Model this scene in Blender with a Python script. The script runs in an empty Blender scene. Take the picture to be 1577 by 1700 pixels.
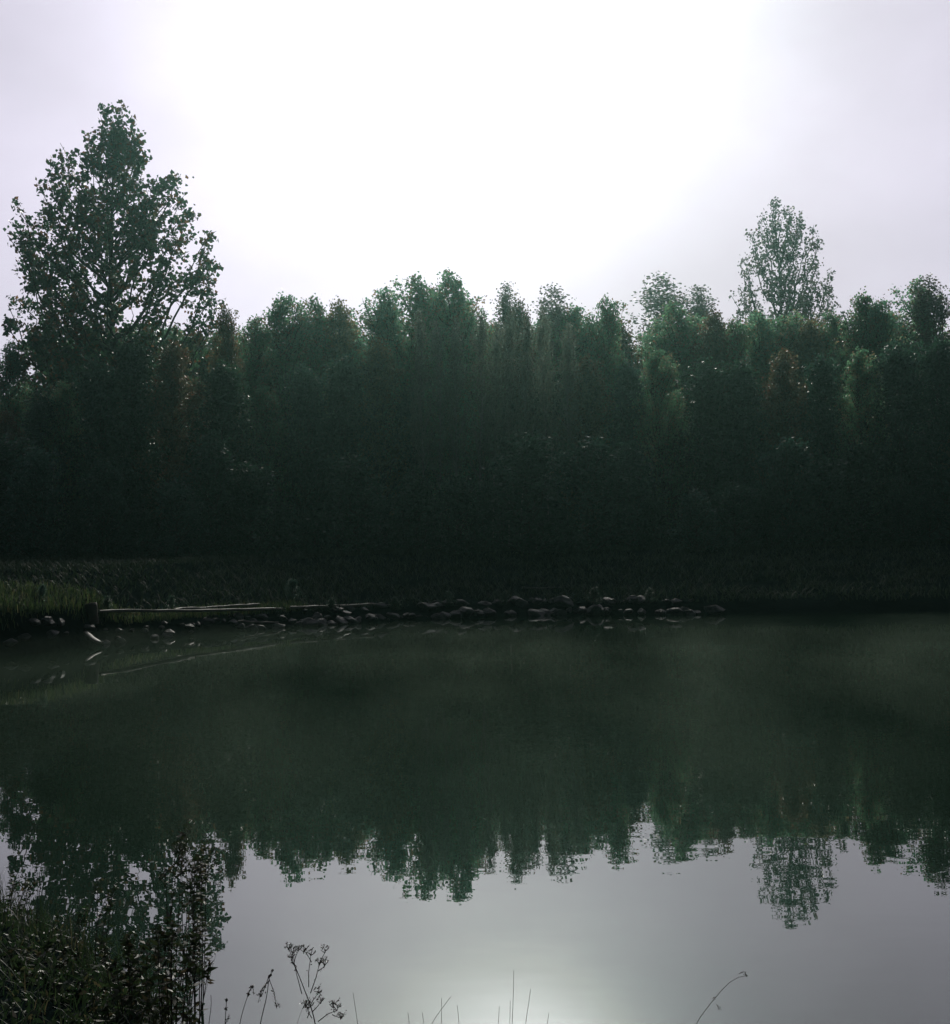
import bpy, bmesh, math, random
import numpy as np
from mathutils import Vector, Matrix, noise

scene = bpy.context.scene
COL = scene.collection
R = math.radians

# ---------------------------------------------------------------- camera
CAMZ = 2.5
F = 2052.0                       # focal length in pixels of the 1577 x 1700 frame
PITCH = math.atan(40 / F)
ROLL = R(0.95)
fwd = Vector((0, math.cos(PITCH), math.sin(PITCH)))
r0 = Vector((1, 0, 0)); u0 = r0.cross(fwd)
cup = math.cos(ROLL) * u0 + math.sin(ROLL) * r0
crt = math.cos(ROLL) * r0 - math.sin(ROLL) * u0
cam_d = bpy.data.cameras.new("camera")
cam_d.sensor_fit = 'VERTICAL'; cam_d.sensor_height = 36.0; cam_d.sensor_width = 36.0
cam_d.lens = F / 1700 * 36
cam_d.clip_start = 0.05; cam_d.clip_end = 2000
cam = bpy.data.objects.new("camera", cam_d)
M = Matrix((crt, cup, -fwd)).transposed().to_4x4()
M.translation = (0, 0, CAMZ)
cam.matrix_world = M
COL.objects.link(cam)
scene.camera = cam

def at(px, py, Y):
    """point of the world at depth Y that the photograph shows at this pixel"""
    d = fwd + crt * ((px - 788.5) / F) + cup * ((850 - py) / F)
    return Vector((0, 0, CAMZ)) + d * (Y / d.y)

# ---------------------------------------------------------------- light
SUN_EL, SUN_AZ = 27.5, 2.0       # azimuth to the right of +Y
sdir = Vector((math.sin(R(SUN_AZ)) * math.cos(R(SUN_EL)), math.cos(R(SUN_AZ)) * math.cos(R(SUN_EL)), math.sin(R(SUN_EL))))
sd = bpy.data.lights.new("sun", 'SUN'); sd.energy = 2.3; sd.angle = R(10); sd.color = (1.0, 0.95, 0.86)
so = bpy.data.objects.new("sun", sd); COL.objects.link(so)
so.rotation_euler = (-sdir).to_track_quat('-Z', 'Y').to_euler(); so.location = (0, 0, 60)

world = bpy.data.worlds.new("World"); scene.world = world; world.use_nodes = True
nt = world.node_tree; nt.nodes.clear()
def N(t, typ, **kw):
    n = t.nodes.new(typ)
    for k, v in kw.items(): setattr(n, k, v)
    return n
def mth(t, op, a, b=None, c=None, clamp=False):
    n = t.nodes.new('ShaderNodeMath'); n.operation = op; n.use_clamp = clamp
    for i, v in enumerate((a, b, c)):
        if v is None: continue
        if isinstance(v, (int, float)): n.inputs[i].default_value = v
        else: t.links.new(v, n.inputs[i])
    return n.outputs[0]
def vmth(t, op, a, b):
    n = t.nodes.new('ShaderNodeVectorMath'); n.operation = op
    for i, v in enumerate((a, b)):
        if isinstance(v, (tuple, Vector)): n.inputs[i].default_value = tuple(v)
        else: t.links.new(v, n.inputs[i])
    return n
tc = N(nt, 'ShaderNodeTexCoord')
dirv = tc.outputs['Generated']
def unit(el, az): return Vector((math.sin(R(az)) * math.cos(R(el)), math.cos(R(az)) * math.cos(R(el)), math.sin(R(el))))
def glow(el, az, w, A):
    d = vmth(nt, 'DOT_PRODUCT', dirv, unit(el, az)).outputs['Value']
    th = mth(nt, 'ARCCOSINE', mth(nt, 'MINIMUM', d, 0.99999))
    q = mth(nt, 'DIVIDE', th, R(w))
    return mth(nt, 'MULTIPLY', mth(nt, 'EXPONENT', mth(nt, 'MULTIPLY', mth(nt, 'MULTIPLY', q, q), -1.0)), A)
g0 = glow(20, -2.0, 18.0, 0.13)        # very wide, soft
g1 = glow(22.5, -0.5, 7.4, 1.0)       # wide brightness of the sun in the mist
g2 = glow(24.5, 2.0, 3.6, 4.2)          # its core
g3 = glow(11.5, 9.0, 7.5, -0.17)        # a greyer bank of cloud low on the right
d0 = vmth(nt, 'DOT_PRODUCT', dirv, unit(20, 0)).outputs['Value']
hf = mth(nt, 'MULTIPLY_ADD', d0, 0.5, 0.5, clamp=True)
base = mth(nt, 'MULTIPLY_ADD', mth(nt, 'POWER', hf, 5.0), 0.79, 0.02)
nz = N(nt, 'ShaderNodeTexNoise'); nz.inputs['Scale'].default_value = 4.2; nz.inputs['Detail'].default_value = 5; nz.inputs['Roughness'].default_value = 0.5
mp = N(nt, 'ShaderNodeMapping'); mp.inputs['Scale'].default_value = (1, 1, 1.6); mp.inputs['Rotation'].default_value = (0.3, 0.5, 0.2)
nt.links.new(dirv, mp.inputs['Vector']); nt.links.new(mp.outputs[0], nz.inputs['Vector'])
cl = mth(nt, 'MULTIPLY_ADD', nz.outputs['Fac'], 0.62, 0.70)
lum = mth(nt, 'MULTIPLY', mth(nt, 'ADD', mth(nt, 'ADD', mth(nt, 'ADD', mth(nt, 'ADD', base, g3), g0), g1), g2), cl)
cmix = N(nt, 'ShaderNodeMix', data_type='RGBA')
cmix.inputs[6].default_value = (0.875, 0.81, 1.0, 1); cmix.inputs[7].default_value = (1, 0.95, 0.985, 1)
nt.links.new(mth(nt, 'MULTIPLY_ADD', lum, 1.1, -0.95, clamp=True), cmix.inputs[0])
cs = vmth(nt, 'SCALE', cmix.outputs[2], (0, 0, 0)); nt.links.new(lum, cs.inputs['Scale'])
sky = N(nt, 'ShaderNodeTexSky'); sky.sky_type = 'NISHITA'; sky.sun_disc = False
sky.sun_elevation = R(SUN_EL); sky.sun_rotation = R(SUN_AZ)
sky.air_density = 1.0; sky.dust_density = 3.0
bg1 = N(nt, 'ShaderNodeBackground'); bg1.inputs[1].default_value = 1.0
bg2 = N(nt, 'ShaderNodeBackground'); bg2.inputs[1].default_value = 0.006
nt.links.new(cs.outputs[0], bg1.inputs[0]); nt.links.new(sky.outputs[0], bg2.inputs[0])
ad = N(nt, 'ShaderNodeAddShader'); wo = N(nt, 'ShaderNodeOutputWorld')
nt.links.new(bg1.outputs[0], ad.inputs[0]); nt.links.new(bg2.outputs[0], ad.inputs[1]); nt.links.new(ad.outputs[0], wo.inputs['Surface'])

vs = scene.view_settings
vs.view_transform = 'Standard'; vs.look = 'None'; vs.exposure = 0.0; vs.gamma = 1.0; vs.use_curve_mapping = False
cy = scene.cycles
cy.max_bounces = 6; cy.diffuse_bounces = 2; cy.glossy_bounces = 3; cy.transmission_bounces = 3; cy.volume_bounces = 0
cy.transparent_max_bounces = 4; cy.use_denoising = True; cy.caustics_reflective = False; cy.caustics_refractive = False
try: cy.use_fast_gi = False
except Exception: pass

# ---------------------------------------------------------------- helpers
class MB:
    def __init__(s): s.V = []; s.Q = []; s.n = 0
    def add(s, V, Q):
        V = np.asarray(V, dtype=np.float32).reshape(-1, 3); Q = np.asarray(Q, dtype=np.int32)
        s.V.append(V); s.Q.append(Q + s.n); s.n += len(V)
    def tube(s, P, rad, sides=5):
        P = np.asarray(P, dtype=np.float32); rad = np.asarray(rad, dtype=np.float32); k = len(P)
        T = np.gradient(P, axis=0); T /= np.linalg.norm(T, axis=1, keepdims=True) + 1e-9
        ref = np.array([0.31, 0.95, 0.05]) if abs(T[0][1]) < 0.8 else np.array([1.0, 0.1, 0.05])
        A = np.cross(T, ref); A /= np.linalg.norm(A, axis=1, keepdims=True) + 1e-9
        B = np.cross(T, A)
        a = np.arange(sides) * 2 * np.pi / sides
        V = P[:, None, :] + rad[:, None, None] * (np.cos(a)[None, :, None] * A[:, None, :] + np.sin(a)[None, :, None] * B[:, None, :])
        i = np.arange(k - 1)[:, None] * sides; j = np.arange(sides)[None, :]; j2 = (j + 1) % sides
        Q = np.stack([i + j, i + j2, i + sides + j2, i + sides + j], -1).reshape(-1, 4)
        s.add(V.reshape(-1, 3), Q)
    def leaves(s, C, size, rng, up=0.0, aspect=0.75, axis=None):
        """one small folded leaf (two quads' worth in one bent quad) at every point of C"""
        C = np.asarray(C, dtype=np.float32); n = len(C)
        if n == 0: return
        a = rng.normal(size=(n, 3)) if axis is None else axis + rng.normal(size=(n, 3)) * 0.35
        a[:, 2] += up; a /= np.linalg.norm(a, axis=1, keepdims=True)
        b = rng.normal(size=(n, 3)); b -= (b * a).sum(1, keepdims=True) * a; b /= np.linalg.norm(b, axis=1, keepdims=True)
        c = np.cross(a, b)
        L = (size * rng.uniform(0.65, 1.25, (n, 1)))
        w = L * aspect * 0.5
        base = C - a * L * 0.5; tip = C + a * L * 0.5
        V = np.stack([base, C - a * L * 0.08 + b * w + c * w * 0.35, tip, C - a * L * 0.08 - b * w + c * w * 0.35], 1)
        s.add(V.reshape(-1, 3), np.arange(n * 4).reshape(-1, 4))
    def build(s, name, mat, parent=None, smooth=False, keep_mesh=None):
        V = np.concatenate(s.V); Q = np.concatenate(s.Q)
        me = bpy.data.meshes.new(name)
        me.vertices.add(len(V)); me.vertices.foreach_set('co', V.ravel())
        me.loops.add(Q.size); me.loops.foreach_set('vertex_index', Q.ravel())
        me.polygons.add(len(Q)); me.polygons.foreach_set('loop_start', np.arange(len(Q)) * 4)
        try: me.polygons.foreach_set('loop_total', np.full(len(Q), 4))
        except Exception: pass
        me.update(calc_edges=True); me.validate()
        if smooth: me.shade_smooth()
        me.materials.append(mat)
        o = bpy.data.objects.new(name, me); COL.objects.link(o)
        if parent: o.parent = parent
        return o

def tag(o, label=None, cat=None, group=None, kind=None):
    if label: o['label'] = label
    if cat: o['category'] = cat
    if group: o['group'] = group
    if kind: o['kind'] = kind
    return o
def empty(name, loc=(0, 0, 0), rz=0.0):
    o = bpy.data.objects.new(name, None); o.location = loc; o.rotation_euler = (0, 0, rz); o.empty_display_size = 0.2
    COL.objects.link(o); return o
def copy_tree(root, loc, rz, sc, label, group=None):
    c = root.copy(); COL.objects.link(c); c.location = loc; c.rotation_euler = (prng.uniform(-.035, .035), prng.uniform(-.045, .045), rz); c.scale = sc
    c['label'] = label
    if group: c['group'] = group
    elif 'group' in c: del c['group']
    for ch in root.children:
        d = ch.copy(); COL.objects.link(d); d.parent = c
    return c
def curve3(p0, p1, p2, n):
    t = np.linspace(0, 1, n)[:, None]
    return (1 - t) ** 2 * np.asarray(p0) + 2 * t * (1 - t) * np.asarray(p1) + t ** 2 * np.asarray(p2)

# ---------------------------------------------------------------- materials
def newmat(name):
    m = bpy.data.materials.new(name); m.use_nodes = True; t = m.node_tree
    for n in list(t.nodes): t.nodes.remove(n)
    o = N(t, 'ShaderNodeOutputMaterial'); return m, t, o
def leaf_mat(name, c1, c2, c3=None, trans=0.35, rough=0.4, gain=1.0, rust=None):
    m, t, o = newmat(name)
    g = N(t, 'ShaderNodeNewGeometry'); oi = N(t, 'ShaderNodeObjectInfo')
    cr = N(t, 'ShaderNodeValToRGB'); e = cr.color_ramp.elements
    e[0].color = (*c1, 1); e[1].color = (*c2, 1); e[1].position = 0.85 if c3 else 1.0
    if c3:
        k = e.new(0.9); k.color = (*c3, 1)
    t.links.new(g.outputs['Random Per Island'], cr.inputs[0])
    hs = N(t, 'ShaderNodeHueSaturation')
    t.links.new(mth(t, 'MULTIPLY_ADD', oi.outputs['Random'], 0.05, 0.475), hs.inputs['Hue'])
    t.links.new(mth(t, 'MULTIPLY_ADD', oi.outputs['Random'], 0.5, 0.75), hs.inputs['Value'])
    t.links.new(cr.outputs[0], hs.inputs['Color'])
    col = hs.outputs[0]
    if rust:                                   # patches of the crown mixed towards red-brown by noise
        tcn = N(t, 'ShaderNodeTexCoord'); nn = N(t, 'ShaderNodeTexNoise'); nn.inputs['Scale'].default_value = 0.9; nn.inputs['Detail'].default_value = 2
        t.links.new(tcn.outputs['Object'], nn.inputs['Vector'])
        mxc = N(t, 'ShaderNodeMix', data_type='RGBA'); mxc.inputs[7].default_value = (*rust, 1)
        t.links.new(mth(t, 'MULTIPLY_ADD', nn.outputs['Fac'], 5.0, -2.75, clamp=True), mxc.inputs[0]); t.links.new(hs.outputs[0], mxc.inputs[6]); col = mxc.outputs[2]
    tcol = vmth(t, 'SCALE', col, (0, 0, 0)); tcol.inputs['Scale'].default_value = gain      # leaves let through more light than they send back
    b = N(t, 'ShaderNodeBsdfPrincipled'); b.inputs['Roughness'].default_value = rough
    b.inputs['Specular IOR Level'].default_value = 0.45
    tr = N(t, 'ShaderNodeBsdfTranslucent'); mx = N(t, 'ShaderNodeMixShader'); mx.inputs[0].default_value = trans
    t.links.new(col, b.inputs['Base Color']); t.links.new(tcol.outputs[0], tr.inputs['Color'])
    t.links.new(b.outputs[0], mx.inputs[1]); t.links.new(tr.outputs[0], mx.inputs[2]); t.links.new(mx.outputs[0], o.inputs['Surface'])
    return m
def surf_mat(name, c1, c2, scale=6.0, rough=0.8, bump=0.3, detail=8, spec=0.3, dist=0.02):
    m, t, o = newmat(name)
    tcn = N(t, 'ShaderNodeTexCoord'); nn = N(t, 'ShaderNodeTexNoise'); nn.inputs['Scale'].default_value = scale; nn.inputs['Detail'].default_value = detail
    nn.inputs['Roughness'].default_value = 0.65
    t.links.new(tcn.outputs['Object'], nn.inputs['Vector'])
    cr = N(t, 'ShaderNodeValToRGB'); e = cr.color_ramp.elements
    e[0].color = (*c1, 1); e[0].position = 0.32; e[1].color = (*c2, 1); e[1].position = 0.68
    t.links.new(nn.outputs['Fac'], cr.inputs[0])
    b = N(t, 'ShaderNodeBsdfPrincipled'); b.inputs['Roughness'].default_value = rough; b.inputs['Specular IOR Level'].default_value = spec
    t.links.new(cr.outputs[0], b.inputs['Base Color'])
    bp = N(t, 'ShaderNodeBump'); bp.inputs['Strength'].default_value = bump; bp.inputs['Distance'].default_value = dist
    t.links.new(nn.outputs['Fac'], bp.inputs['Height']); t.links.new(bp.outputs[0], b.inputs['Normal'])
    t.links.new(b.outputs[0], o.inputs['Surface']); return m

M_POP = leaf_mat('poplar_leaf', (0.016, 0.045, 0.024), (0.038, 0.078, 0.034), (0.11, 0.050, 0.024), trans=0.45, gain=2.0, rust=(0.13, 0.045, 0.022))
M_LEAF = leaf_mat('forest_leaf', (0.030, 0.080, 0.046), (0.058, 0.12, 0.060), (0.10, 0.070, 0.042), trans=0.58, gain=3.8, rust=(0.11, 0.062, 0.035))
M_RUST = leaf_mat('rusty_leaf', (0.040, 0.048, 0.026), (0.085, 0.072, 0.036), (0.12, 0.065, 0.035), trans=0.55, gain=2.6)
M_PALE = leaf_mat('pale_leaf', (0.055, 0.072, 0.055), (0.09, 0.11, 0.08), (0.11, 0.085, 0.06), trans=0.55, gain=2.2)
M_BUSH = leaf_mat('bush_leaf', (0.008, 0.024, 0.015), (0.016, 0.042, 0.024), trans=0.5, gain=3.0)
M_GRASS = leaf_mat('grass_blade', (0.030, 0.055, 0.020), (0.080, 0.11, 0.035), (0.13, 0.12, 0.06), trans=0.4)
M_BANKG = leaf_mat('bank_blade', (0.012, 0.026, 0.013), (0.03, 0.048, 0.022), trans=0.25, rough=0.8)
M_WEED = leaf_mat('weed_leaf', (0.016, 0.036, 0.015), (0.045, 0.075, 0.028), (0.10, 0.09, 0.045), trans=0.35, rough=0.5)
M_DRY = leaf_mat('dry_stalk', (0.05, 0.042, 0.025), (0.09, 0.075, 0.04), trans=0.15)
M_BARK = surf_mat('bark', (0.025, 0.022, 0.018), (0.06, 0.052, 0.042), 5, 0.9, 0.6)
M_PBARK = surf_mat('pale_bark', (0.12, 0.12, 0.11), (0.34, 0.33, 0.30), 4, 0.85, 0.5)
M_STEM = surf_mat('stem', (0.03, 0.028, 0.015), (0.06, 0.05, 0.028), 20, 0.7, 0.2)
M_ROCK = surf_mat('wet_rock', (0.012, 0.017, 0.016), (0.060, 0.070, 0.064), 3.5, 0.6, 0.6, spec=0.25, dist=0.04)
M_WOOD = surf_mat('wet_wood', (0.05, 0.055, 0.045), (0.18, 0.18, 0.145), 2.5, 0.62, 0.6, spec=0.3, dist=0.02)
M_STUMP = surf_mat('dark_wood', (0.02, 0.018, 0.014), (0.045, 0.04, 0.03), 5, 0.8, 0.6)

M_FLUFF = leaf_mat('seed_fluff', (0.75, 0.75, 0.72), (0.85, 0.85, 0.82), trans=0.4)

# ---------------------------------------------------------------- terrain
SH = np.array([(-200, 10), (-60, 18), (-20, 24), (-13, 26.4), (-10.8, 27.3), (-9.3, 30.2), (-7.8, 32.7), (-5.3, 35.2), (-3, 36.8), (-1.6, 37.5), (1.2, 38.6), (4, 38.3), (7.2, 37.4), (15, 36.5), (30, 34), (60, 26), (200, 10)])
NR = np.array([(-200, 9.5), (-12, 13), (-6, 11), (-3.3, 8.7), (-2.1, 7.3), (-1.4, 6.2), (-0.5, 5.2), (1, 4.9), (10, 5.2), (40, 8), (200, 9)])
def yfar(x): return float(np.interp(x, SH[:, 0], SH[:, 1]))
def ynear(x): return float(np.interp(x, NR[:, 0], NR[:, 1]))
def gz(x, y):
    nl = noise.noise((x * 0.5, y * 0.5, 3.1)); nf = noise.noise((x * 1.9, y * 1.9, 7.7)); nb = noise.noise((x * 0.12, y * 0.12, 1.3))
    df = y - yfar(x) - 0.35 * nl; dn = ynear(x) - y + 0.15 * nf
    if dn > 0:
        return min(0.9, -0.05 + 0.30 * min(dn, 0.8) + 0.14 * max(0, dn - 0.8)) + 0.04 * nf
    if df > 0:
        tall = min(1, max(0, (-9.0 - x) / 0.8))
        edge = 0.38 + 0.5 * tall
        w = 0.8
        if df < w: z = -0.05 + (edge + 0.05) * (df / w) ** 0.8
        else: z = edge + 0.128 * min(df - w, (1.85 - edge) / 0.128)
        z += 0.05 * nf * min(1, df) + 0.18 * nb * min(1, df / 6) + 0.012 * max(0, df - 14)
        return z
    d = min(-df, -dn)
    return -0.05 - 0.35 * min(d, 4)
xs = np.concatenate([np.arange(-260, -30, 10), np.arange(-30, -16, 0.8), np.arange(-16, 14, 0.22), np.arange(14, 30, 0.8), np.arange(30, 261, 10)])
ys = np.concatenate([np.arange(-60, -4, 8), np.arange(-4, 12, 0.25), np.arange(12, 26, 1.0), np.arange(26, 52, 0.22), np.arange(52, 70, 2), np.arange(70, 330, 20)])
V = np.array([(x, y, gz(x, y)) for y in ys for x in xs]); nx = len(xs)
I = (np.arange(len(ys) - 1)[:, None] * nx + np.arange(nx - 1)[None, :]).ravel()
g = MB(); g.add(V, np.stack([I, I + 1, I + nx + 1, I + nx], -1))
m, t, o = newmat('earth')
tcn = N(t, 'ShaderNodeTexCoord')
n1 = N(t, 'ShaderNodeTexNoise'); n1.inputs['Scale'].default_value = 0.35; n1.inputs['Detail'].default_value = 5
n2 = N(t, 'ShaderNodeTexNoise'); n2.inputs['Scale'].default_value = 7; n2.inputs['Detail'].default_value = 9; n2.inputs['Roughness'].default_value = 0.7
vo = N(t, 'ShaderNodeTexVoronoi'); vo.inputs['Scale'].default_value = 6.0
for q in (n1, n2, vo): t.links.new(tcn.outputs['Object'], q.inputs['Vector'])
cr = N(t, 'ShaderNodeValToRGB'); e = cr.color_ramp.elements
e[0].position = 0.35; e[0].color = (0.004, 0.008, 0.007, 1); e[1].position = 0.7; e[1].color = (0.007, 0.012, 0.012, 1)
t.links.new(mth(t, 'MULTIPLY_ADD', n1.outputs['Fac'], 0.5, mth(t, 'MULTIPLY', n2.outputs['Fac'], 0.5)), cr.inputs[0])
b = N(t, 'ShaderNodeBsdfPrincipled'); b.inputs['Roughness'].default_value = 0.9; b.inputs['Specular IOR Level'].default_value = 0.0
t.links.new(cr.outputs[0], b.inputs['Base Color'])
bp = N(t, 'ShaderNodeBump'); bp.inputs['Strength'].default_value = 0.8; bp.inputs['Distance'].default_value = 0.06
t.links.new(mth(t, 'ADD', n2.outputs['Fac'], mth(t, 'MULTIPLY', vo.outputs['Distance'], 0.6)), bp.inputs['Height'])
t.links.new(bp.outputs[0], b.inputs['Normal']); t.links.new(b.outputs[0], o.inputs['Surface'])
tag(g.build('ground', m, smooth=True), kind='structure')

# water
m, t, o = newmat('pond_water')
tcn = N(t, 'ShaderNodeTexCoord')
mpn = N(t, 'ShaderNodeMapping'); mpn.inputs['Scale'].default_value = (0.7, 1.0, 1)
t.links.new(tcn.outputs['Object'], mpn.inputs['Vector'])
w1 = N(t, 'ShaderNodeTexNoise'); w1.inputs['Scale'].default_value = 2.2; w1.inputs['Detail'].default_value = 2
w2 = N(t, 'ShaderNodeTexNoise'); w2.inputs['Scale'].default_value = 0.35; w2.inputs['Detail'].default_value = 2
w3 = N(t, 'ShaderNodeTexNoise'); w3.inputs['Scale'].default_value = 0.09; w3.inputs['Detail'].default_value = 1
for q in (w1, w2, w3): t.links.new(mpn.outputs[0], q.inputs['Vector'])
amp = mth(t, 'MULTIPLY_ADD', w3.outputs['Fac'], 3.0, -1.1, clamp=True)      # calm patches and faintly ruffled ones
hgt = mth(t, 'ADD', mth(t, 'MULTIPLY', w1.outputs['Fac'], mth(t, 'MULTIPLY_ADD', amp, 0.0022, 0.0003)), mth(t, 'MULTIPLY', w2.outputs['Fac'], 0.004))
bp = N(t, 'ShaderNodeBump'); bp.inputs['Strength'].default_value = 1.0; bp.inputs['Distance'].default_value = 1.0
t.links.new(hgt, bp.inputs['Height'])
b = N(t, 'ShaderNodeBsdfPrincipled')
b.inputs['Base Color'].default_value = (0.008, 0.018, 0.010, 1); b.inputs['Roughness'].default_value = 0.0
b.inputs['IOR'].default_value = 1.62; b.inputs['Specular Tint'].default_value = (0.90, 1.0, 0.96, 1)
t.links.new(bp.outputs[0], b.inputs['Normal']); t.links.new(b.outputs[0], o.inputs['Surface'])
w = MB(); w.add([(-258, 2, 0), (258, 2, 0), (258, 45, 0), (-258, 45, 0)], [[0, 1, 2, 3]])
tag(w.build('water', m), kind='structure')

# ---------------------------------------------------------------- trees
def tree_parts(rng, H, tips, trunk_r, leaf, n_twig, n_leaf, plen, prad, asc=0.9, sig=0.13, tmin=0.05, upb=0.5, bare=False, aspect=0.8, along=0.0):
    tk, cw = MB(), MB()
    k = 12; zz = np.linspace(-0.25, H * 0.97, k)
    wob = np.cumsum(rng.normal(size=(k, 2)) * H * 0.006, axis=0); wob -= wob[0]
    wob *= np.linspace(0, 1, k)[:, None]
    tp = np.column_stack([wob, zz])
    tk.tube(tp, trunk_r * (1 - np.linspace(0, 1, k) * 0.93), 8)
    def trunk_at(z): return np.array([np.interp(z, zz, tp[:, 0]), np.interp(z, zz, tp[:, 1]), z])
    for tip in tips:
        tip = np.asarray(tip, float); r = math.hypot(tip[0], tip[1])
        z0 = max(H * tmin, tip[2] - r * asc * rng.uniform(0.8, 1.2) - plen * 0.5)
        z0 = min(z0, tip[2] - 0.1)
        p0 = trunk_at(z0)
        p1 = np.array([tip[0] * 0.65 + p0[0] * .35, tip[1] * 0.65 + p0[1] * .35, z0 + 0.35 * (tip[2] - z0)])
        P = curve3(p0, p1, tip, 8)
        L = np.linalg.norm(np.diff(P, axis=0), axis=1).sum()
        P[1:-1] += rng.normal(size=(6, 3)) * 0.02 * L
        r1 = min(trunk_r * 0.45, 0.012 + 0.011 * L)
        tk.tube(P, r1 * (1 - np.linspace(0, 1, 8) * 0.85), 4)
        pl = min(plen * rng.uniform(0.7, 1.3), L * 0.9)
        n = max(3, int(n_twig * pl / plen * rng.uniform(0.7, 1.2)))
        s = rng.uniform(0, 1, n)                     # 0 tip .. 1 plume base
        if along and L > pl * 1.15:                  # sparser sprays further in along a long limb
            ex = int(n * along * (L * 0.85 - pl) / pl)
            if ex > 0: s = np.concatenate([s, rng.uniform(1, L * 0.85 / pl, ex)]); n += ex
        tt = 1 - s * pl / max(L, .01)
        idx = np.clip(tt, 0, 1) * 7; i0 = np.clip(idx.astype(int), 0, 6); fr = (idx - i0)[:, None]
        C = P[i0] * (1 - fr) + P[i0 + 1] * fr
        D = rng.normal(size=(n, 3)); D[:, 2] = np.abs(D[:, 2]) * upb + D[:, 2] * 0.4; D /= np.linalg.norm(D, axis=1, keepdims=True)
        wd = prad * (0.22 + 0.78 * np.sqrt(np.minimum(s, 1))) * rng.uniform(0.35, 1, n)
        E = C + D * wd[:, None]
        for a, e_ in zip(C[::2], E[::2]):
            tk.tube([a, (a + e_) / 2 + [0, 0, -0.03], e_], [0.012, 0.009, 0.004], 3)
        if not bare or rng.random() < 0.5:
            m_ = rng.poisson(n_leaf, n)
            pts = np.repeat(E, m_, axis=0) + rng.normal(size=(m_.sum(), 3)) * sig
            cw.leaves(pts, leaf, rng, up=0.2, aspect=aspect)
    return tk, cw

def rand_tips(rng, H, R_, cb, n, shape=0.7, low=0.25, tz=1.0):
    out = [(0.0, 0.0, H)] + [(R_ * rng.uniform(.1, .45) * math.cos(a), R_ * rng.uniform(.1, .45) * math.sin(a), H * rng.uniform(0.9, 0.98)) for a in rng.uniform(0, 6.28, 7)]
    while len(out) < n:
        u = rng.random() ** 0.85
        prof = (min(1, 0.35 + 0.65 * u / low)) * (1 - u) ** shape
        r = R_ * prof * math.sqrt(rng.uniform(0.04, 1)) * rng.uniform(0.85, 1.15); a = rng.uniform(0, 2 * math.pi)
        out.append((r * math.cos(a), r * math.sin(a), H * (cb + (1 - cb) * u) * tz))
    return out

def make_tree(name, label, cat, seed, H, tips, mat, bark, **kw):
    rng = np.random.default_rng(seed)
    if callable(tips): tips = tips(rng)
    root = empty(name)
    tag(root, label, cat)
    tk, cw = tree_parts(rng, H, tips, **kw)
    tk.build('trunk', bark, root, smooth=True); cw.build('crown', mat, root)
    return root

# the two tall poplars: their edge plumes follow the photograph, the rest of the crown fills its round
def poplar(label, seed, bpx, Y, top, edge, prof, n_in, mat, **kw):
    rng = np.random.default_rng(seed)
    pt = at(top[0], top[1] + 9, Y); bx = at(bpx, 900, Y).x
    base = Vector((bx, Y, gz(bx, Y)))
    H = pt.z - base.z
    tips = []
    for px, py in edge:
        p = at(px, py + 7, Y) - base
        a = rng.uniform(-0.45, 0.45); tips.append((p.x, p.x * math.sin(a) + rng.uniform(-.3, .3), p.z))
    pz = [(at(bpx, py, Y).z - base.z, w * Y / F) for py, w in prof]; pz.sort()
    zc = rng.uniform(0.12, 0.99, 4000) * H; rc = np.interp(zc, [q[0] for q in pz], [q[1] for q in pz]); zc = rng.choice(zc, n_in, p=rc / rc.sum())
    for i in range(n_in):
        z = zc[i]; r = np.interp(z, [q[0] for q in pz], [q[1] for q in pz]) * math.sqrt(rng.uniform(0, 0.95)); a = rng.uniform(0, 6.283)
        tips.append((r * math.cos(a), r * math.sin(a), z))
    root = make_tree('poplar_tree', label, 'tree', seed + 1, H, tips, mat, M_BARK, **kw)
    root.location = base
    return root

EDGE_L = [(165, 182), (180, 176), (192, 172), (207, 180), (219, 182), (222, 198), (208, 215), (198, 205), (143, 214), (157, 218), (148, 235), (238, 245), (242, 268), (225, 240), (110, 240), (117, 262), (128, 285), (92, 268), (100, 290), (78, 308), (62, 332), (85, 305), (40, 338), (18, 362), (25, 385), (52, 360), (8, 412), (30, 395), (48, 420), (5, 478), (34, 478), (14, 500), (25, 535), (8, 575), (285, 283), (272, 282), (300, 298), (305, 330), (248, 290), (258, 310), (316, 352), (336, 368), (350, 384), (340, 400), (363, 420), (360, 450), (352, 470), (355, 492), (330, 520), (300, 400), (280, 430), (90, 350), (70, 400), (60, 450), (290, 350), (130, 330), (40, 520), (20, 600), (60, 560), (345, 540)]
poplar('tall broad-crowned poplar at the left, highest tree by the pond', 11, 190, 62.0, (190, 172), EDGE_L,
       [(172, 12), (230, 50), (300, 90), (360, 125), (420, 165), (500, 170), (600, 165), (700, 120)], 56, M_POP,
       trunk_r=0.25, leaf=0.24, n_twig=16, n_leaf=14, plen=3.4, prad=0.80, asc=0.95, sig=0.17, along=0.45)
EDGE_R = [(1290, 322), (1282, 330), (1303, 334), (1310, 348), (1333, 341), (1328, 355), (1345, 372), (1266, 344), (1272, 360), (1262, 366), (1251, 376), (1256, 395), (1244, 408), (1228, 425), (1233, 445), (1225, 470), (1235, 478), (1358, 392), (1350, 405), (1362, 425), (1383, 440), (1390, 462), (1396, 490), (1240, 505), (1392, 515), (1370, 470), (1375, 500), (1365, 450), (1380, 475), (1350, 440), (1388, 500), (1372, 520), (1340, 460), (1355, 480), (1345, 510), (1316, 350), (1322, 380)]
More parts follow.
